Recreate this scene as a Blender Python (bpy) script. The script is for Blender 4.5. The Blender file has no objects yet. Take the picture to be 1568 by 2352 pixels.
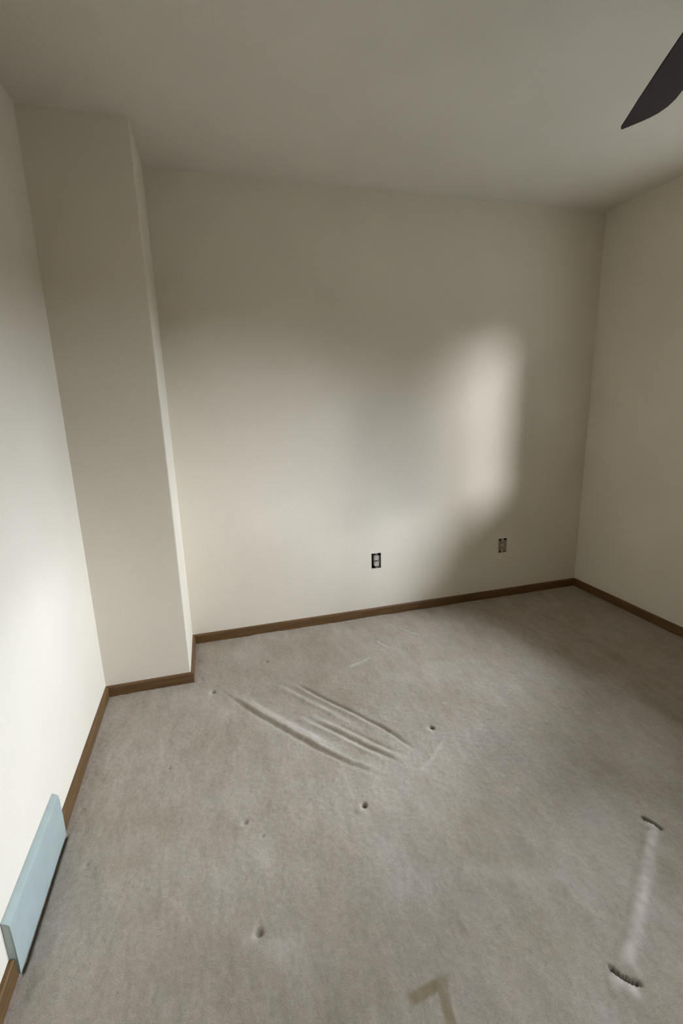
import bpy, bmesh, math, random
import numpy as np
from mathutils import Vector, Matrix

random.seed(4)
rng = np.random.default_rng(4)
scene = bpy.context.scene
COL = scene.collection

# ------------------------------------------------------------------ camera
FOCAL_PX = 1078.4078
YAW, PITCH, ROLL = 0.2713, -0.2263, -0.0291
CAM_H = 1.3372
cam_data = bpy.data.cameras.new('camera')
cam_data.sensor_fit = 'VERTICAL'
cam_data.sensor_height = 36.0
cam_data.sensor_width = 24.0
cam_data.lens = FOCAL_PX / 2352 * 36.0
cam_data.clip_start = 0.02
cam = bpy.data.objects.new('camera', cam_data)
COL.objects.link(cam)
_f = Vector((math.sin(YAW) * math.cos(PITCH), math.cos(YAW) * math.cos(PITCH), math.sin(PITCH)))
_r = Vector((math.cos(YAW), -math.sin(YAW), 0))
_u = _r.cross(_f)
_r2 = math.cos(ROLL) * _r + math.sin(ROLL) * _u
_u2 = -math.sin(ROLL) * _r + math.cos(ROLL) * _u
cam.matrix_world = Matrix(((_r2.x, _u2.x, -_f.x, 0), (_r2.y, _u2.y, -_f.y, 0), (_r2.z, _u2.z, -_f.z, CAM_H), (0, 0, 0, 1)))
scene.camera = cam

# ------------------------------------------------------------------ world, sun, exposure
world = bpy.data.worlds.new('sky')
scene.world = world
world.use_nodes = True
bg = world.node_tree.nodes['Background']
bg.inputs['Color'].default_value = (0.86, 0.94, 1.0, 1)
bg.inputs['Strength'].default_value = 0.5

def sun_lamp(name, az, el, radius, strength, color):
    d = Vector((math.sin(az) * math.cos(el), -math.cos(az) * math.cos(el), math.sin(el)))
    l = bpy.data.lights.new(name, 'SUN')
    l.angle = 2 * radius
    l.energy = strength
    l.color = color
    o = bpy.data.objects.new(name, l)
    COL.objects.link(o)
    o.location = d * 12
    o.rotation_euler = d.to_track_quat('Z', 'Y').to_euler()
    return o

sun_lamp('sun', 0.750, 0.285, 0.145, 3.45, (0.92, 0.965, 1.06))
sun_lamp('sun_haze', 1.38, 0.47, 0.42, 23.3, (0.868, 0.968, 1.145))

vs = scene.view_settings
vs.view_transform = 'Standard'
vs.look = 'None'
vs.exposure = 0.2
vs.gamma = 1.0
vs.use_curve_mapping = False

# ------------------------------------------------------------------ room dimensions
XL, XR = -0.5708, 2.4848
YF, YB, YC = -1.02, 2.244, 2.6513          # front wall, chase face, back wall
XB = -0.1815                                # chase side
H = 2.44
BH, BT = 0.0534, 0.0131                     # baseboard

# ------------------------------------------------------------------ materials
def mat_new(name):
    m = bpy.data.materials.new(name)
    m.use_nodes = True
    nt = m.node_tree
    return m, nt, nt.nodes['Principled BSDF']

def coords(nt, scale=(1, 1, 1)):
    tc = nt.nodes.new('ShaderNodeTexCoord')
    mp = nt.nodes.new('ShaderNodeMapping')
    mp.inputs['Scale'].default_value = scale
    nt.links.new(tc.outputs['Object'], mp.inputs['Vector'])
    return mp.outputs['Vector']

def noise(nt, vec, scale, detail=2.0, rough=0.5):
    n = nt.nodes.new('ShaderNodeTexNoise')
    n.inputs['Scale'].default_value = scale
    n.inputs['Detail'].default_value = detail
    n.inputs['Roughness'].default_value = rough
    nt.links.new(vec, n.inputs['Vector'])
    return n.outputs['Fac']

def ramp(nt, fac, stops):
    r = nt.nodes.new('ShaderNodeValToRGB')
    el = r.color_ramp.elements
    el[0].position, el[0].color = stops[0][0], (*stops[0][1], 1)
    el[1].position, el[1].color = stops[-1][0], (*stops[-1][1], 1)
    for p, c in stops[1:-1]:
        e = el.new(p)
        e.color = (*c, 1)
    nt.links.new(fac, r.inputs['Fac'])
    return r.outputs['Color']

def mix(nt, fac, a, b, mode='MIX'):
    m = nt.nodes.new('ShaderNodeMix')
    m.data_type = 'RGBA'
    m.blend_type = mode
    if isinstance(fac, float):
        m.inputs['Factor'].default_value = fac
    else:
        nt.links.new(fac, m.inputs['Factor'])
    for sock, v in ((m.inputs['A'], a), (m.inputs['B'], b)):
        if isinstance(v, tuple):
            sock.default_value = (*v, 1)
        else:
            nt.links.new(v, sock)
    return m.outputs['Result']

def bump(nt, bsdf, height, strength, dist):
    b = nt.nodes.new('ShaderNodeBump')
    b.inputs['Strength'].default_value = strength
    b.inputs['Distance'].default_value = dist
    nt.links.new(height, b.inputs['Height'])
    nt.links.new(b.outputs['Normal'], bsdf.inputs['Normal'])

def paint(name, col, rough=0.75, tex=90.0, strength=0.25, var=0.03):
    m, nt, b = mat_new(name)
    v = coords(nt)
    n1 = noise(nt, v, 2.2, 3.0)
    lo = tuple(c * (1 - var) for c in col)
    hi = tuple(min(1, c * (1 + var)) for c in col)
    c1 = ramp(nt, n1, [(0.3, lo), (0.7, hi)])
    n2 = noise(nt, v, 420.0, 2.0, 0.7)
    c2 = ramp(nt, n2, [(0.25, (0.93, 0.93, 0.93)), (0.75, (1.0, 1.0, 1.0))])
    nt.links.new(mix(nt, 1.0, c1, c2, 'MULTIPLY'), b.inputs['Base Color'])
    b.inputs['Roughness'].default_value = rough
    b.inputs['Specular IOR Level'].default_value = 0.2
    bump(nt, b, noise(nt, v, tex, 3.0, 0.6), strength, 0.002)
    return m

M_WALL = paint('wall_paint', (0.80, 0.73, 0.60))
M_CEIL = paint('ceiling_paint', (0.775, 0.74, 0.64), tex=160.0, strength=0.5)

def wood(name, dark, light, axis_scale, rough=0.45):
    m, nt, b = mat_new(name)
    v = coords(nt, axis_scale)
    n1 = noise(nt, v, 6.0, 6.0, 0.65)
    c = ramp(nt, n1, [(0.25, dark), (0.75, light)])
    nt.links.new(c, b.inputs['Base Color'])
    b.inputs['Roughness'].default_value = rough
    bump(nt, b, n1, 0.15, 0.001)
    return m

WD, WLT = (0.070, 0.033, 0.009), (0.185, 0.098, 0.032)
M_WOODX = wood('baseboard_wood_x', WD, WLT, (1.2, 22, 22))
M_WOODY = wood('baseboard_wood_y', WD, WLT, (22, 1.2, 22))
M_BLADE = wood('fan_blade_wood', (0.010, 0.004, 0.0035), (0.026, 0.011, 0.009), (14, 14, 14), 0.8)

def plain(name, col, rough=0.5, metal=0.0, var=0.08, scale=30.0):
    m, nt, b = mat_new(name)
    v = coords(nt)
    n1 = noise(nt, v, scale, 3.0)
    nt.links.new(ramp(nt, n1, [(0.3, tuple(c * (1 - var) for c in col)), (0.7, tuple(min(1, c * (1 + var)) for c in col))]), b.inputs['Base Color'])
    b.inputs['Roughness'].default_value = rough
    b.inputs['Metallic'].default_value = metal
    return m

M_VENT = plain('vent_enamel', (0.365, 0.425, 0.395), 0.45, 0.0, 0.05, 18.0)
M_FANMETAL = plain('fan_bronze', (0.05, 0.035, 0.028), 0.35, 0.8)
M_BOX = plain('outlet_box_plastic', (0.03, 0.027, 0.025), 0.7)
M_RECEPT = plain('receptacle_ivory', (0.52, 0.47, 0.40), 0.5)
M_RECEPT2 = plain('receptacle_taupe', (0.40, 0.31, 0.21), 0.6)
M_STRAP = plain('strap_steel', (0.34, 0.33, 0.31), 0.45, 0.6)
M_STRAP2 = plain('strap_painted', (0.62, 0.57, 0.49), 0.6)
M_SLOT = plain('receptacle_slot', (0.02, 0.018, 0.016), 0.8)
M_VINYL = plain('window_vinyl', (0.72, 0.72, 0.70), 0.4, 0.0, 0.02)
M_GROUND = plain('pale_concrete', (0.62, 0.60, 0.56), 0.9, 0.0, 0.12, 1.5)

def glass_mat():
    m = bpy.data.materials.new('window_glass')
    m.use_nodes = True
    nt = m.node_tree
    nt.nodes.clear()
    out = nt.nodes.new('ShaderNodeOutputMaterial')
    tr = nt.nodes.new('ShaderNodeBsdfTransparent')
    gl = nt.nodes.new('ShaderNodeBsdfGlossy')
    gl.inputs['Roughness'].default_value = 0.02
    ms = nt.nodes.new('ShaderNodeMixShader')
    ms.inputs['Fac'].default_value = 0.06
    nt.links.new(tr.outputs[0], ms.inputs[1])
    nt.links.new(gl.outputs[0], ms.inputs[2])
    nt.links.new(ms.outputs[0], out.inputs['Surface'])
    return m
M_GLASS = glass_mat()

def carpet_mat():
    m, nt, b = mat_new('carpet_pile')
    v = coords(nt)
    big = noise(nt, v, 3.2, 4.0, 0.6)
    c = ramp(nt, big, [(0.3, (0.382, 0.325, 0.248)), (0.5, (0.425, 0.368, 0.295)), (0.72, (0.465, 0.412, 0.345))])
    vb = coords(nt, (5.0, 1.6, 1.0))
    brush = noise(nt, vb, 3.0, 5.0, 0.7)
    c = mix(nt, 1.0, c, ramp(nt, brush, [(0.3, (0.87, 0.87, 0.86)), (0.65, (1.06, 1.06, 1.06))]), 'MULTIPLY')
    mid = noise(nt, v, 60.0, 4.0, 0.7)
    c = mix(nt, 1.0, c, ramp(nt, mid, [(0.3, (0.90, 0.90, 0.90)), (0.7, (1.06, 1.06, 1.06))]), 'MULTIPLY')
    fine = noise(nt, v, 380.0, 3.0, 0.8)
    c = mix(nt, 1.0, c, ramp(nt, fine, [(0.3, (0.80, 0.80, 0.80)), (0.7, (1.14, 1.14, 1.14))]), 'MULTIPLY')
    def attr(n):
        a = nt.nodes.new('ShaderNodeAttribute')
        a.attribute_name = n
        return a.outputs['Fac']
    c = mix(nt, attr('worn_lit'), c, (0.62, 0.565, 0.485))  # crushed pile, plus lit crease flanks and dent rims painted paler
    c = mix(nt, attr('stain'), c, (0.235, 0.185, 0.095))
    c = mix(nt, attr('dark_tone'), c, (0.12, 0.105, 0.085))  # darker marks, including the painted gap shadow under the vent
    nt.links.new(c, b.inputs['Base Color'])
    b.inputs['Roughness'].default_value = 1.0
    b.inputs['Specular IOR Level'].default_value = 0.0
    ad = nt.nodes.new('ShaderNodeMath')
    ad.operation = 'MULTIPLY_ADD'
    ad.inputs[1].default_value = 0.6
    nt.links.new(fine, ad.inputs[0])
    nt.links.new(mid, ad.inputs[2])
    bump(nt, b, ad.outputs[0], 0.55, 0.006)
    return m
M_CARPET = carpet_mat()

# ------------------------------------------------------------------ object helpers
def link(name, me, material=None, parent=None, smooth=False):
    o = bpy.data.objects.new(name, me)
    COL.objects.link(o)
    if material is not None:
        me.materials.append(material)
    if parent is not None:
        o.parent = parent
    if smooth:
        for p in me.polygons:
            p.use_smooth = True
    return o

def from_bm(name, bm, material, parent=None, smooth=False):
    bmesh.ops.recalc_face_normals(bm, faces=bm.faces)
    me = bpy.data.meshes.new(name)
    bm.to_mesh(me)
    bm.free()
    return link(name, me, material, parent, smooth)

def add_box(bm, lo, hi, bevel=0.0, seg=2):
    vs_ = [bm.verts.new((x, y, z)) for x in (lo[0], hi[0]) for y in (lo[1], hi[1]) for z in (lo[2], hi[2])]
    f = [(0, 1, 3, 2), (4, 6, 7, 5), (0, 4, 5, 1), (2, 3, 7, 6), (0, 2, 6, 4), (1, 5, 7, 3)]
    faces = [bm.faces.new([vs_[i] for i in q]) for q in f]
    if bevel > 0:
        edges = {e for fc in faces for e in fc.edges}
        bmesh.ops.bevel(bm, geom=list(edges), offset=bevel, segments=seg, profile=0.5, affect='EDGES')

def box(name, lo, hi, material, parent=None, bevel=0.0, seg=2):
    bm = bmesh.new()
    add_box(bm, lo, hi, bevel, seg)
    return from_bm(name, bm, material, parent)

def extrude_profile(bm, prof, axis, a0, a1):
    """closed profile of (u, z) swept along 'x' or 'y'; mitre offsets a0/a1 may be functions of u"""
    def pt(u, z, a):
        return (a, u, z) if axis == 'x' else (u, a, z)
    g0 = a0 if callable(a0) else (lambda u: a0)
    g1 = a1 if callable(a1) else (lambda u: a1)
    v0 = [bm.verts.new(pt(u, z, g0(u))) for u, z in prof]
    v1 = [bm.verts.new(pt(u, z, g1(u))) for u, z in prof]
    n = len(prof)
    for i in range(n):
        j = (i + 1) % n
        bm.faces.new((v0[i], v0[j], v1[j], v1[i]))
    bm.faces.new(v0[::-1])
    bm.faces.new(v1)

def empty(name, loc=(0, 0, 0)):
    o = bpy.data.objects.new(name, None)
    o.empty_display_size = 0.1
    o.location = loc
    COL.objects.link(o)
    return o

def tag(o, label=None, cat=None, group=None, kind=None):
    if label: o['label'] = label
    if cat: o['category'] = cat
    if group: o['group'] = group
    if kind: o['kind'] = kind
    return o

def panel_with_holes(name, axis, inner, outer, a0, a1, z0, z1, holes, material):
    """a solid wall between planes inner and outer; holes = (a_lo, a_hi, z_lo, z_hi)"""
    A = sorted({a0, a1, *[h[0] for h in holes], *[h[1] for h in holes]})
    Z = sorted({z0, z1, *[h[2] for h in holes], *[h[3] for h in holes]})
    def P(d, a, z):
        return (d, a, z) if axis == 'x' else (a, d, z)
    bm = bmesh.new()
    cache = {}
    def V(d, a, z):
        k = (d, a, z)
        if k not in cache:
            cache[k] = bm.verts.new(P(d, a, z))
        return cache[k]
    nA, nZ = len(A) - 1, len(Z) - 1
    def solid(i, j):
        if i < 0 or j < 0 or i >= nA or j >= nZ:
            return False
        ca, cz = (A[i] + A[i + 1]) / 2, (Z[j] + Z[j + 1]) / 2
        return not any(h[0] < ca < h[1] and h[2] < cz < h[3] for h in holes)
    for i in range(nA):
        for j in range(nZ):
            if not solid(i, j):
                continue
            for d in (inner, outer):
                bm.faces.new([V(d, A[i], Z[j]), V(d, A[i + 1], Z[j]), V(d, A[i + 1], Z[j + 1]), V(d, A[i], Z[j + 1])])
            for (di, dj, q) in ((-1, 0, ((A[i], Z[j]), (A[i], Z[j + 1]))), (1, 0, ((A[i + 1], Z[j]), (A[i + 1], Z[j + 1]))),
                                (0, -1, ((A[i], Z[j]), (A[i + 1], Z[j]))), (0, 1, ((A[i], Z[j + 1]), (A[i + 1], Z[j + 1])))):
                if not solid(i + di, j + dj):
                    (p, q2) = q
                    bm.faces.new([V(inner, *p), V(inner, *q2), V(outer, *q2), V(outer, *p)])
    return from_bm(name, bm, material)

# ------------------------------------------------------------------ setting: shell
WT = 0.13
OUT1 = (0.924, 0.987, 0.318, 0.418)        # openings for the two bare outlets in the back wall
OUT2 = (1.835, 1.900, 0.317, 0.417)
tag(panel_with_holes('wall_back', 'y', YC, YC + WT, XL - WT, XR + WT, 0.0, H, [OUT1, OUT2], M_WALL),
    'off-white painted back wall holding two bare outlets', 'wall', kind='structure')

FR = 0.025                                   # window frame width around the glass
WIN1 = (-0.10, 0.34, 1.14, 2.33)
WIN2 = (1.45, 1.912, 0.98, 2.00)
WIN3 = (0.60, 1.38, 0.88, 1.06)
holes = [(w[0] - FR, w[1] + FR, w[2] - FR, w[3] + FR) for w in (WIN1, WIN2, WIN3)]
tag(panel_with_holes('wall_right', 'x', XR, XR + WT, YF - WT, YC, 0.0, H, holes, M_WALL),
    'off-white painted wall on the right side', 'wall', kind='structure')
tag(box('wall_left', (XL - WT, YF - WT, 0), (XL, YC, H), M_WALL), 'brightly lit off-white wall on the left', 'wall', kind='structure')
tag(box('wall_front', (XL, YF - WT, 0), (XR, YF, H), M_WALL), 'off-white wall behind the viewer', 'wall', kind='structure')

# boxed chase in the back left corner, rounded plaster bead on its outer edge
bm = bmesh.new()
prof = [(XL, YC), (XL, YB)]
rad = 0.006
for k in range(5):
    a = -math.pi / 2 + k / 4 * math.pi / 2
    prof.append((XB - rad + rad * math.cos(a), YB + rad + rad * math.sin(a)))
prof.append((XB, YC))
lo = [bm.verts.new((x, y, 0)) for x, y in prof]
hi = [bm.verts.new((x, y, H)) for x, y in prof]
for i in range(len(prof)):
    j = (i + 1) % len(prof)
    bm.faces.new((lo[i], lo[j], hi[j], hi[i]))
bm.faces.new(lo[::-1]); bm.faces.new(hi)
tag(from_bm('wall_chase', bm, M_WALL), 'boxed floor-to-ceiling chase projecting in the back left corner', 'wall', kind='structure')

tag(box('ceiling', (XL - WT, YF - WT, H), (XR + WT, YC + WT, H + 0.12), M_CEIL), 'flat matt grey-white ceiling', 'ceiling', kind='structure')

# ------------------------------------------------------------------ floor: carpet with dents, creases and stains
def seg_coords(px, py, pts):
    """distance along / signed offset (positive to the right of travel) from a polyline"""
    best = np.full(px.shape, 1e9); along = np.zeros(px.shape); off = np.zeros(px.shape); tot = 0.0
    pts = [np.array(p, float) for p in pts]
    L = sum(np.linalg.norm(b - a) for a, b in zip(pts, pts[1:]))
    for k, (a, b) in enumerate(zip(pts, pts[1:])):
        d = b - a; l = np.linalg.norm(d); d = d / l
        t = (px - a[0]) * d[0] + (py - a[1]) * d[1]
        tl = -1e9 if k == 0 else 0.0
        th = 1e9 if k == len(pts) - 2 else l
        tc = np.clip(t, tl, th)
        o = (px - a[0]) * d[1] - (py - a[1]) * d[0]
        dist = np.hypot(px - (a[0] + tc * d[0]), py - (a[1] + tc * d[1]))
        m = dist < best
        best = np.where(m, dist, best); along = np.where(m, (tot + tc) / L, along); off = np.where(m, np.where(t == tc, o, np.sign(o) * dist), off)
        tot += l
    return along, off

def window_fn(s, a, b, soft):
    return 1 / (1 + np.exp(-(s - a) / soft)) * 1 / (1 + np.exp((s - b) / soft))

def gauss(x, s):
    return np.exp(-0.5 * (x / s) ** 2)

def value_noise(px, py, scale, seed):
    r = np.random.default_rng(seed)
    g = r.random((128, 128))
    x = px / scale + 50; y = py / scale + 50
    i = np.floor(x).astype(int); j = np.floor(y).astype(int)
    fx = x - i; fy = y - j
    fx = fx * fx * (3 - 2 * fx); fy = fy * fy * (3 - 2 * fy)
    G = lambda a, b: g[a % 128, b % 128]
    return (G(i, j) * (1 - fx) + G(i + 1, j) * fx) * (1 - fy) + (G(i, j + 1) * (1 - fx) + G(i + 1, j + 1) * fx) * fy - 0.5

xs = np.concatenate([np.arange(XL, 1.95, 0.0045), np.linspace(1.95, XR, 50)])
ys = np.concatenate([np.linspace(YF, 0.5, 40)[:-1], np.arange(0.5, YC, 0.0045), [YC]])
PX, PY = np.meshgrid(xs, ys)
Zf = np.zeros_like(PX)
worn_lit = np.zeros_like(PX); stain = np.zeros_like(PX); dark_tone = np.zeros_like(PX)
vis = PY > 0.45
wob = value_noise(PX, PY, 0.05, 11) * 0.008
# pile unevenness
Zf += np.where(vis, 0.0030 * value_noise(PX, PY, 0.12, 1) + 0.0020 * value_noise(PX, PY, 0.045, 2) + 0.0016 * value_noise(PX, PY, 0.017, 3) + 0.0014 * value_noise(PX, PY, 0.0085, 5), 0)
# long dragged creases in the middle of the room, lit flanks painted paler
def crease(pts, parts, soft=0.03):
    global Zf
    s, o = seg_coords(PX, PY, pts)
    o = o + wob * 0.35
    for (amp, centre, sig, s0, s1) in parts:
        Zf = Zf + amp * gauss(o - centre, sig) * window_fn(s, s0, s1, soft)
def pale_band(pts, centre, width, s0, s1, amt, p=3.0):  # paler carpet band; along creases it paints the lit flank
    global worn_lit
    s, o = seg_coords(PX, PY, pts)
    o = o + wob * (0.6 + 4.0 * width)
    worn_lit = np.maximum(worn_lit, amt * np.exp(-(np.abs(o - centre) / width) ** p) * window_fn(s, s0, s1, 0.04) * (0.8 + 0.8 * value_noise(PX, PY, 0.03, 21)))
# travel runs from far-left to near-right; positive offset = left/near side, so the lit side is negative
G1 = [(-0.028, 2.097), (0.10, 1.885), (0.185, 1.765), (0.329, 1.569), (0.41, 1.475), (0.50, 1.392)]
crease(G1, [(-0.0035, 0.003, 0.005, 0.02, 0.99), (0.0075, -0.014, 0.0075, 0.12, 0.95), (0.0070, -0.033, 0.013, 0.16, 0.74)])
pale_band(G1, -0.036, 0.017, 0.18, 0.74, 0.55)  # light on the ridge flank, put into the carpet colour
pale_band(G1, 0.016, 0.010, 0.25, 0.6, 0.25)
G2 = [(0.315, 2.059), (0.42, 1.90), (0.502, 1.784), (0.596, 1.646), (0.64, 1.56), (0.668, 1.495)]
crease(G2, [(-0.0095, 0.0, 0.0055, 0.05, 0.98), (0.005, 0.024, 0.011, 0.0, 0.72), (0.006, 0.066, 0.011, -0.05, 0.50)])
pale_band(G2, 0.017, 0.009, 0.05, 0.75, 0.45)  # lit wall of the groove, painted as paler pile
pale_band(G2, 0.066, 0.010, -0.08, 0.62, 0.55)
G3 = [(0.30, 1.80), (0.453, 1.605), (0.585, 1.436)]
crease(G3, [(-0.006, 0.0, 0.005, 0.15, 0.98), (0.0055, -0.020, 0.009, 0.10, 1.0), (-0.005, -0.040, 0.005, 0.35, 0.9), (0.004, 0.022, 0.010, 0.0, 0.8)])
pale_band(G3, -0.020, 0.008, 0.1, 1.0, 0.45)  # crease highlight put into the colour
pale_band(G3, 0.016, 0.007, 0.1, 0.95, 0.40)
crease([(0.80, 1.47), (0.72, 1.40), (0.64, 1.35)], [(0.002, 0.0, 0.008, 0.05, 0.95)])
pale_band([(0.80, 1.47), (0.72, 1.40), (0.64, 1.35)], 0.0, 0.009, 0.05, 0.95, 0.35)
for pts in ([(1.02, 2.43), (1.10, 2.30)], [(0.83, 2.33), (0.87, 2.23)], [(0.74, 2.17), (0.60, 2.12)]):
    crease(pts, [(0.004, 0.0, 0.008, 0.05, 0.95), (-0.003, -0.014, 0.006, 0.1, 0.9)])
    pale_band(pts, 0.0, 0.008, 0.05, 0.95, 0.4)
# broad paths of brushed-up pile
pale_band([(0.62, 1.40), (0.80, 1.10), (1.00, 0.80)], 0.0, 0.10, 0.0, 1.0, 0.13, 2.0)
pale_band([(0.40, 1.25), (0.42, 0.95)], 0.0, 0.035, 0.0, 1.0, 0.15, 2.0)
pale_band([(0.02, 1.45), (0.03, 1.10)], 0.0, 0.05, 0.0, 1.0, 0.12, 2.0)
pale_band([(0.60, 0.98), (0.78, 0.90), (0.95, 0.86)], 0.0, 0.030, 0.0, 1.0, 0.22, 2.0)
pale_band([(0.02, 0.935), (0.12, 0.915)], 0.0, 0.030, 0.0, 1.0, 0.22, 3.0)
# pressed dents left by furniture feet; hole darkened, lit rim paled by colour
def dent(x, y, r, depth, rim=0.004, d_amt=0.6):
    global Zf, dark_tone, worn_lit
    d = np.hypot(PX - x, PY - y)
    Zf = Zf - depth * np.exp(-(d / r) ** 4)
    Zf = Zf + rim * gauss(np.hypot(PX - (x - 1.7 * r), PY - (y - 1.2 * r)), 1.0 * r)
    dark_tone = np.maximum(dark_tone, d_amt * np.exp(-(d / (r * 0.9)) ** 4))
    worn_lit = np.maximum(worn_lit, 0.75 * d_amt * np.exp(-(np.hypot(PX - (x - 1.9 * r) + wob, PY - (y - 1.0 * r) + wob) / (1.3 * r)) ** 3))
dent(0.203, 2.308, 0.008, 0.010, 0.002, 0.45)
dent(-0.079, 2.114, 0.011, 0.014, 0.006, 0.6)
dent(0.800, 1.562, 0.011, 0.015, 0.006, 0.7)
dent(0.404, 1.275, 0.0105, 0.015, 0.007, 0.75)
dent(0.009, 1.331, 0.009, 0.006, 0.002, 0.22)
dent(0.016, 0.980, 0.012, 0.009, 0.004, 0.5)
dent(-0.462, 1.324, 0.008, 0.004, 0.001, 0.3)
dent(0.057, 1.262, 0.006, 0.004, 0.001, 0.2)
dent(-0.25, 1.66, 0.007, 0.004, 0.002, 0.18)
# crushed-pile strip and two slits on the right, where a frame stood
strip = [(1.262, 0.930), (1.142, 0.838), (1.02, 0.755), (0.93, 0.69), (0.848, 0.637)]
s, o = seg_coords(PX, PY, strip)
o2 = o + wob * 1.4
env = window_fn(s, 0.02, 0.97, 0.02)
Zf = Zf + (0.0035 * gauss(o2 - 0.002, 0.013) - 0.0010 * gauss(o2 - 0.030, 0.010)) * env
worn_lit = np.maximum(worn_lit, 0.78 * np.exp(-(np.abs(o2) / 0.0165) ** 3) * env * (0.75 + 0.9 * value_noise(PX, PY, 0.02, 7)))
for pts, w in (([(1.249, 0.958), (1.262, 0.934), (1.270, 0.908)], 0.0055), ([(0.818, 0.655), (0.827, 0.632), (0.840, 0.617), (0.858, 0.607)], 0.0050)):
    s, o = seg_coords(PX, PY, pts)
    e = window_fn(s, 0.0, 1.0, 0.05)
    Zf = Zf - 0.017 * np.exp(-(o / w) ** 4) * e
    dark_tone = np.maximum(dark_tone, 0.85 * np.exp(-(o / w) ** 4) * e)  # slits darkened in the carpet colour
for (cx, cy, r, a) in ((0.808, 0.622, 0.018, 0.8), (0.826, 0.600, 0.016, 0.75), (1.245, 0.925, 0.016, 0.75), (0.865, 0.63, 0.010, 0.3)):
    d = np.hypot(PX - cx + wob, PY - cy + wob)
    worn_lit = np.maximum(worn_lit, a * np.exp(-(d / r) ** 3))
    Zf = Zf + 0.005 * np.exp(-(d / r) ** 2)
# angular brown stain at the lower edge
def stroke(pts, w, amt):
    global stain
    s, o = seg_coords(PX, PY, pts)
    e = window_fn(s, 0.0, 1.0, 0.02)
    k = np.exp(-((np.abs(o + wob * 0.8)) / w) ** 6) * e
    stain = np.maximum(stain, amt * k * (0.85 + 0.5 * value_noise(PX, PY, 0.02, 9)))
stroke([(0.335, 0.737), (0.38, 0.742), (0.427, 0.748)], 0.0135, 0.95)
stroke([(0.424, 0.757), (0.405, 0.70), (0.392, 0.60)], 0.0125, 0.8)
s, o = seg_coords(PX, PY, [(0.333, 0.752), (0.340, 0.722)])
stain = np.maximum(stain, 0.5 * np.exp(-(o / 0.007) ** 4) * window_fn(s, 0, 1, 0.05))
# slightly darker carpet along the edge below the vent
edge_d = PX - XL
dark_tone = np.maximum(dark_tone, 0.28 * np.exp(-((edge_d - 0.03) / 0.06) ** 2) * window_fn(PY, 0.95, 1.42, 0.05) * (0.8 + 0.6 * value_noise(PX, PY, 0.06, 8)))
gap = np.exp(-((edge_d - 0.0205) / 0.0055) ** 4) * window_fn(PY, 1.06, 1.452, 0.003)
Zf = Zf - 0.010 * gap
dark_tone = np.maximum(dark_tone, 0.55 * gap)  # shadow line along the vent foot, painted into the carpet
Zf = np.where(vis, Zf, 0)
ny, nx = PX.shape
me = bpy.data.meshes.new('floor')
co = np.stack([PX, PY, Zf], -1).reshape(-1, 3).astype(np.float32)
idx = np.arange(nx * ny).reshape(ny, nx)
quads = np.stack([idx[:-1, :-1], idx[:-1, 1:], idx[1:, 1:], idx[1:, :-1]], -1).reshape(-1, 4)
me.vertices.add(len(co)); me.vertices.foreach_set('co', co.ravel())
me.loops.add(quads.size); me.loops.foreach_set('vertex_index', quads.ravel().astype(np.int32))
me.polygons.add(len(quads))
me.polygons.foreach_set('loop_start', np.arange(0, quads.size, 4, dtype=np.int32))
me.polygons.foreach_set('use_smooth', np.ones(len(quads), dtype=bool))
for nm, arr in (('worn_lit', worn_lit), ('stain', stain), ('dark_tone', dark_tone)):
    a = me.attributes.new(nm, 'FLOAT', 'POINT')
    a.data.foreach_set('value', np.clip(arr, 0, 1).ravel().astype(np.float32))
me.update(calc_edges=True)
tag(link('floor', me, M_CARPET), 'wear-marked beige-grey carpet with dents, creases and a brown stain', 'floor', kind='structure')

# ------------------------------------------------------------------ baseboards
def base_profile(sign, wall):
    """(offset from wall, z): rounded top inner edge"""
    p = [(0, -0.004), (BT, -0.004), (BT, BH - 0.010), (BT - 0.0012, BH - 0.004), (BT - 0.004, BH - 0.001), (BT - 0.007, BH), (0, BH)]
    return [(wall + sign * u, z) for u, z in p]

def baseboard(name, axis, wall, sign, a0, a1, label, parent=None):
    bm = bmesh.new()
    extrude_profile(bm, base_profile(sign, wall), axis, a0, a1)
    o = from_bm(name, bm, M_WOODX if axis == 'x' else M_WOODY, parent)
    if parent is None:
        tag(o, label, 'baseboard', kind='structure')
    return o

VY0, VY1 = 1.058, 1.458                     # vent cover span along the left wall
bl = empty('baseboard_left')
tag(bl, 'brown wood baseboard along the bright left wall, broken by the vent', 'baseboard', kind='structure')
baseboard('board', 'y', XL, 1, YF, VY0 - 0.001, None, bl)
baseboard('board', 'y', XL, 1, VY1 + 0.001, lambda u: YB - (u - XL), None, bl)
baseboard('baseboard_chase', 'x', YB, -1, lambda u: XL + (YB - u), lambda u: XB + (YB - u), 'short brown wood baseboard across the face of the chase')
baseboard('baseboard_return', 'y', XB, 1, lambda u: YB - (u - XB), lambda u: YC - (u - XB), 'brown wood baseboard return on the side of the chase')
baseboard('baseboard_back', 'x', YC, -1, lambda u: XB + (YC - u), lambda u: XR - (YC - u), 'long brown wood baseboard along the back wall')
baseboard('baseboard_right', 'y', XR, -1, YF, lambda u: YC - (XR - u), 'dark brown wood baseboard along the right wall')
baseboard('baseboard_front', 'x', YF, 1, XL + BT, XR - BT, 'brown wood baseboard behind the viewer')

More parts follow.
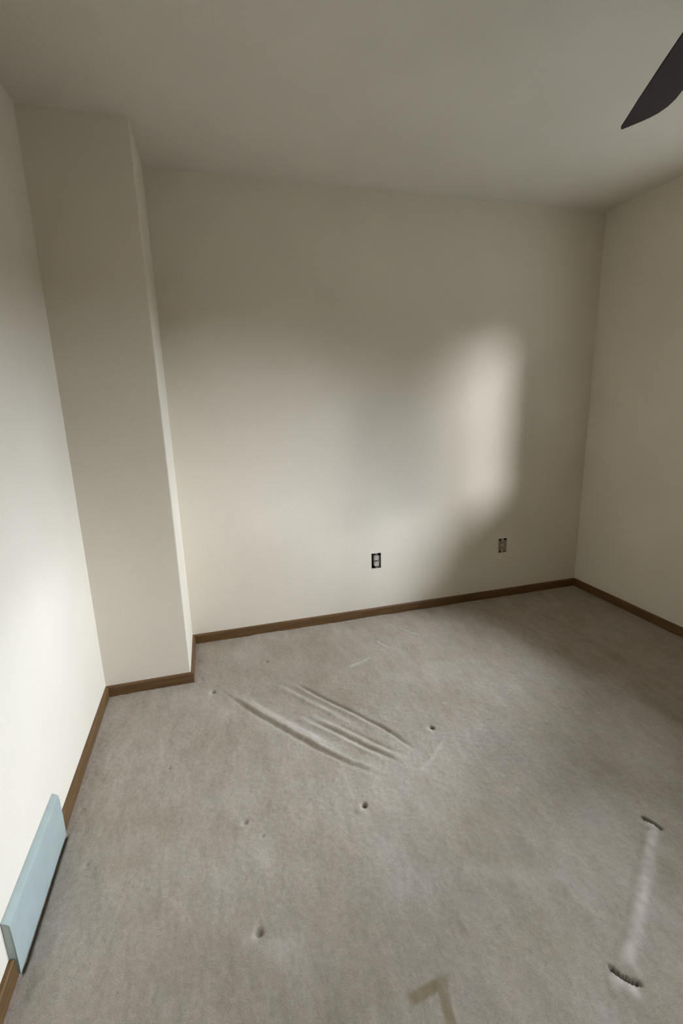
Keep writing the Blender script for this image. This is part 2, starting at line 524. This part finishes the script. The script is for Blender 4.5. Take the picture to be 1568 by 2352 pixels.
# ------------------------------------------------------------------ unseen windows in the right wall, placed and sized to shape the light
def window_unit(name, w, label, stile=None):
    e = empty(name, (XR + WT / 2, (w[0] + w[1]) / 2, w[2] - FR))
    tag(e, label, 'window', kind='structure')
    inv = Matrix.Translation(-Vector(e.location))
    def put(nm, boxes, m, bev=0.0):
        bm = bmesh.new()
        for lo_, hi_ in boxes:
            add_box(bm, lo_, hi_, bev)
        o = from_bm(nm, bm, m)
        o.data.transform(inv)
        o.parent = e
        return o
    x0, x1 = XR + 0.04, XR + 0.10
    y0, y1, z0, z1 = w
    put('window_frame', [((x0, y0 - FR, z0 - FR), (x1, y1 + FR, z0)), ((x0, y0 - FR, z1), (x1, y1 + FR, z1 + FR)),
                         ((x0, y0 - FR, z0), (x1, y0, z1)), ((x0, y1, z0), (x1, y1 + FR, z1))], M_VINYL)
    if stile is not None:
        put('meeting_stile', [((x0 + 0.01, stile - 0.014, z0), (x1 - 0.02, stile + 0.014, z1))], M_VINYL, 0.002)
    cuts = [y0] + ([stile] if stile is not None else []) + [y1]
    for a, b in zip(cuts, cuts[1:]):
        put('pane', [((x0 + 0.030, a, z0), (x0 + 0.034, b, z1))], M_GLASS)
    put('sill', [((XR - 0.006, y0 - FR, z0 - FR), (x0, y1 + FR, z0 - FR + 0.012))], M_VINYL)
    return e
window_unit('unseen_window_1', WIN1, 'unseen tall white-framed window in the right wall, sized to cast the light')
window_unit('unseen_window_2', WIN2, 'unseen upright white-framed window near the back corner, placed to cast the wall streak')
window_unit('unseen_window_3', WIN3, 'unseen low wide white-framed window in the right wall, added to light the floor')

# pale paving outside, catching daylight and bouncing it up through the windows
bm = bmesh.new()
add_box(bm, (XR + WT, -16, -0.5), (24, 16, -0.35))
tag(from_bm('ground_outside', bm, M_GROUND), 'pale paving outside the windows', 'ground', kind='structure')

# ------------------------------------------------------------------ vent cover on the left wall
VH, VD = 0.164, 0.0185
vent = empty('vent_cover', (XL, (VY0 + VY1) / 2, 0))
tag(vent, 'pale blue-grey metal vent cover set low on the left wall between baseboards', 'vent')
inv = Matrix.Translation((-XL, -(VY0 + VY1) / 2, 0))
def vent_part(nm, bm, smooth=False):
    o = from_bm(nm, bm, M_VENT, vent, smooth)
    o.data.transform(inv)
    return o
# front panel: very slightly bowed sheet with a rolled upper crease
bm = bmesh.new()
sh = 0.0016
outer = [(VD - 0.0005, 0.0015), (VD + 0.0006, 0.03), (VD + 0.0008, 0.08), (VD, 0.13), (VD - 0.001, 0.149), (VD - 0.0022, 0.1525)]
prof = [(XL + u, z) for u, z in outer] + [(XL + u - sh, z) for u, z in reversed(outer)]
extrude_profile(bm, prof, 'y', VY0, VY1)
vent_part('front_panel', bm)
bm = bmesh.new()
outer = [(VD - 0.0022, 0.1525), (VD - 0.0050, 0.1560), (0.006, 0.1615), (0.0008, VH)]
prof = [(XL + u, z) for u, z in outer] + [(XL + u - 0.0005, z - sh) for u, z in reversed(outer)]
extrude_profile(bm, prof, 'y', VY0, VY1)
vent_part('top_flange', bm)
for yy, s_ in ((VY0, 1), (VY1, -1)):
    bm = bmesh.new()
    a = yy + s_ * 0.0008
    prof = [(XL + 0.0005, 0.002), (XL + VD - 0.002, 0.002), (XL + VD - 0.0015, 0.08), (XL + VD - 0.003, 0.148), (XL + VD - 0.006, 0.1535), (XL + 0.0015, 0.161)]
    extrude_profile(bm, prof, 'y', min(a, a + s_ * 0.0014), max(a, a + s_ * 0.0014))
    vent_part('end_cap', bm)

# ------------------------------------------------------------------ bare electrical outlets in the back wall
def outlet(hole, shift, wide, m_body, m_strap, label, grp):
    x0, x1, z0, z1 = hole
    cx, cz = (x0 + x1) / 2, (z0 + z1) / 2
    e = empty('electrical_outlet', (cx, YC, z0))
    tag(e, label, 'outlet', grp)
    iv = Matrix.Translation((-cx, -YC, -z0))
    def put(nm, bm, m, parent=e):
        o = from_bm(nm, bm, m, parent)
        o.data.transform(iv)
        return o
    # recessed box: back and four sides
    bm = bmesh.new()
    t, dep = 0.002, 0.055
    a0, a1, b0, b1 = x0 + 0.0005, x1 - 0.0005, z0 + 0.0005, z1 - 0.0005
    add_box(bm, (a0, YC + dep, b0), (a1, YC + dep + t, b1))
    add_box(bm, (a0, YC + 0.006, b0), (a0 + t, YC + dep, b1))
    add_box(bm, (a1 - t, YC + 0.006, b0), (a1, YC + dep, b1))
    add_box(bm, (a0, YC + 0.006, b0), (a1, YC + dep, b0 + t))
    add_box(bm, (a0, YC + 0.006, b1 - t), (a1, YC + dep, b1))
    put('wall_box', bm, M_BOX)
    c = cx + shift
    bm = bmesh.new()
    add_box(bm, (c - wide / 2, YC + 0.006, cz - 0.034), (c + wide / 2, YC + 0.032, cz + 0.034), 0.004)
    body = put('receptacle_body', bm, m_body)
    for dz in (-0.0195, 0.0195):
        bm = bmesh.new()
        prof = []
        for k in range(24):
            a = 2 * math.pi * k / 24
            prof.append((c + max(-0.0145, min(0.0145, 0.0172 * math.cos(a))), cz + dz + 0.0150 * math.sin(a)))
        f = [bm.verts.new((x, YC - 0.0005, z)) for x, z in prof]
        b = [bm.verts.new((x, YC + 0.0075, z)) for x, z in prof]
        bm.faces.new(f)
        for k in range(24):
            j = (k + 1) % 24
            bm.faces.new((f[k], f[j], b[j], b[k]))
        put('outlet_face', bm, m_body, body)
        for dx, hh in ((-0.006, 0.0045), (0.006, 0.0038)):
            bm = bmesh.new()
            add_box(bm, (c + dx - 0.0009, YC - 0.0009, cz + dz + 0.003 - hh), (c + dx + 0.0009, YC - 0.0003, cz + dz + 0.003 + hh))
            put('slot', bm, M_SLOT, body)
    bm = bmesh.new()
    add_box(bm, (c - 0.0065, YC + 0.0015, cz - 0.0515), (c + 0.0065, YC + 0.003, cz + 0.0515), 0.0005)
    add_box(bm, (c - 0.0125, YC + 0.0015, cz - 0.040), (c + 0.0125, YC + 0.003, cz + 0.040), 0.0005)
    strap = put('mounting_strap', bm, m_strap)
    for dz in (-0.0445, 0.0, 0.0445):
        bm = bmesh.new()
        bmesh.ops.create_cone(bm, cap_ends=True, segments=12, radius1=0.0032, radius2=0.0026, depth=0.002,
                              matrix=Matrix.Translation((c, YC + (0.0 if dz else -0.001), cz + dz)) @ Matrix.Rotation(math.pi / 2, 4, 'X'))
        put('screw', bm, m_strap, strap)
    return e, put, c, cz

e1, put1, c1, cz1 = outlet(OUT1, 0.0015, 0.030, M_RECEPT, M_STRAP,
                 'bare grey outlet with dark gaps around it in the bright part of the back wall', 'bare outlets in the back wall')
# clamp flap of the box edge that fills the gap on its right
bm = bmesh.new()
add_box(bm, (OUT1[1] - 0.015, YC + 0.010, cz1 - 0.047), (OUT1[1] - 0.003, YC + 0.013, cz1 + 0.030), 0.001)
put1('box_bracket', bm, M_STRAP)
e2, put2, c2, cz2 = outlet(OUT2, 0.0, 0.038, M_RECEPT2, M_STRAP2,
                 'bare brownish outlet in the shaded right part of the back wall', 'bare outlets in the back wall')
bm = bmesh.new()
add_box(bm, (OUT2[0] + 0.003, YC + 0.004, cz2 - 0.046), (OUT2[0] + 0.014, YC + 0.007, cz2 + 0.036), 0.001)
add_box(bm, (OUT2[1] - 0.014, YC + 0.004, cz2 - 0.046), (OUT2[1] - 0.003, YC + 0.007, cz2 + 0.036), 0.001)
put2('box_bracket', bm, M_RECEPT2)

# ------------------------------------------------------------------ ceiling fan: one blade reaches into view
FZ = 2.15
AX = Vector((0.477, 0.879, 0)).normalized()
SIDE = Vector((AX.y, -AX.x, 0))
R_TIP = 0.72
tip_c = Vector((1.360, 1.331, FZ))
HUB = tip_c - AX * R_TIP
ANG0 = math.atan2(AX.y, AX.x)
fan = empty('ceiling_fan', (HUB.x, HUB.y, FZ))
tag(fan, 'dark brown ceiling fan with one blade reaching in at the upper right', 'fan')
def lathe(nm, prof, m, parent, seg=32):
    bm = bmesh.new()
    rings = []
    for r, z in prof:
        rings.append([bm.verts.new((r * math.cos(2 * math.pi * k / seg), r * math.sin(2 * math.pi * k / seg), z)) for k in range(seg)])
    for a, b in zip(rings, rings[1:]):
        for k in range(seg):
            j = (k + 1) % seg
            bm.faces.new((a[k], a[j], b[j], b[k]))
    bm.faces.new(rings[0][::-1]); bm.faces.new(rings[-1])
    return from_bm(nm, bm, m, parent, True)
lathe('motor_housing', [(0.03, -0.075), (0.07, -0.07), (0.088, -0.045), (0.10, -0.02), (0.125, 0.01), (0.13, 0.05), (0.115, 0.085), (0.05, 0.10), (0.02, 0.105)], M_FANMETAL, fan)
lathe('down_rod', [(0.013, 0.10), (0.013, H - FZ - 0.03)], M_FANMETAL, fan, 16)
lathe('canopy', [(0.02, H - FZ - 0.075), (0.045, H - FZ - 0.065), (0.065, H - FZ - 0.03), (0.07, H - FZ)], M_FANMETAL, fan)

# blade outline in (along, across) metres from the hub; across grows towards the trailing side
outline = [(0.17, -0.045), (0.30, -0.052), (0.45, -0.057), (0.60, -0.060), (0.70, -0.0600), (0.737, -0.0605), (0.7455, -0.0575),
           (0.7470, -0.053), (0.742, -0.040), (0.731, -0.017), (0.718, 0.009), (0.701, 0.028), (0.675, 0.043), (0.642, 0.050),
           (0.58, 0.052), (0.45, 0.052), (0.30, 0.050), (0.17, 0.045)]
TILT = math.radians(6)
def blade_mesh():
    bm = bmesh.new()
    th = 0.006
    top, bot = [], []
    for u, v in outline:
        dz = v * math.sin(TILT)
        vv = v * math.cos(TILT)
        # local x along blade, -y across (so that +across is to the right of the blade direction)
        bot.append(bm.verts.new((u, -vv, dz)))
        top.append(bm.verts.new((u, -vv, dz + th)))
    bm.faces.new(bot[::-1]); bm.faces.new(top)
    n = len(outline)
    for i in range(n):
        j = (i + 1) % n
        bm.faces.new((bot[i], bot[j], top[j], top[i]))
    bmesh.ops.recalc_face_normals(bm, faces=bm.faces)
    me = bpy.data.meshes.new('blade'); bm.to_mesh(me); bm.free()
    me.materials.append(M_BLADE)
    return me
def iron_mesh():
    bm = bmesh.new()
    add_box(bm, (0.10, -0.018, 0.006), (0.20, 0.018, 0.012), 0.002)
    add_box(bm, (0.19, -0.034, 0.0065), (0.26, 0.034, 0.0115), 0.003)
    me = bpy.data.meshes.new('blade_iron'); bm.to_mesh(me); bm.free()
    me.materials.append(M_FANMETAL)
    return me
bmh, imh = blade_mesh(), iron_mesh()
for k in range(4):
    b = bpy.data.objects.new('blade', bmh); COL.objects.link(b); b.parent = fan
    b.rotation_euler = (0, 0, ANG0 + k * math.pi / 2)
    i_ = bpy.data.objects.new('blade_iron', imh); COL.objects.link(i_); i_.parent = b
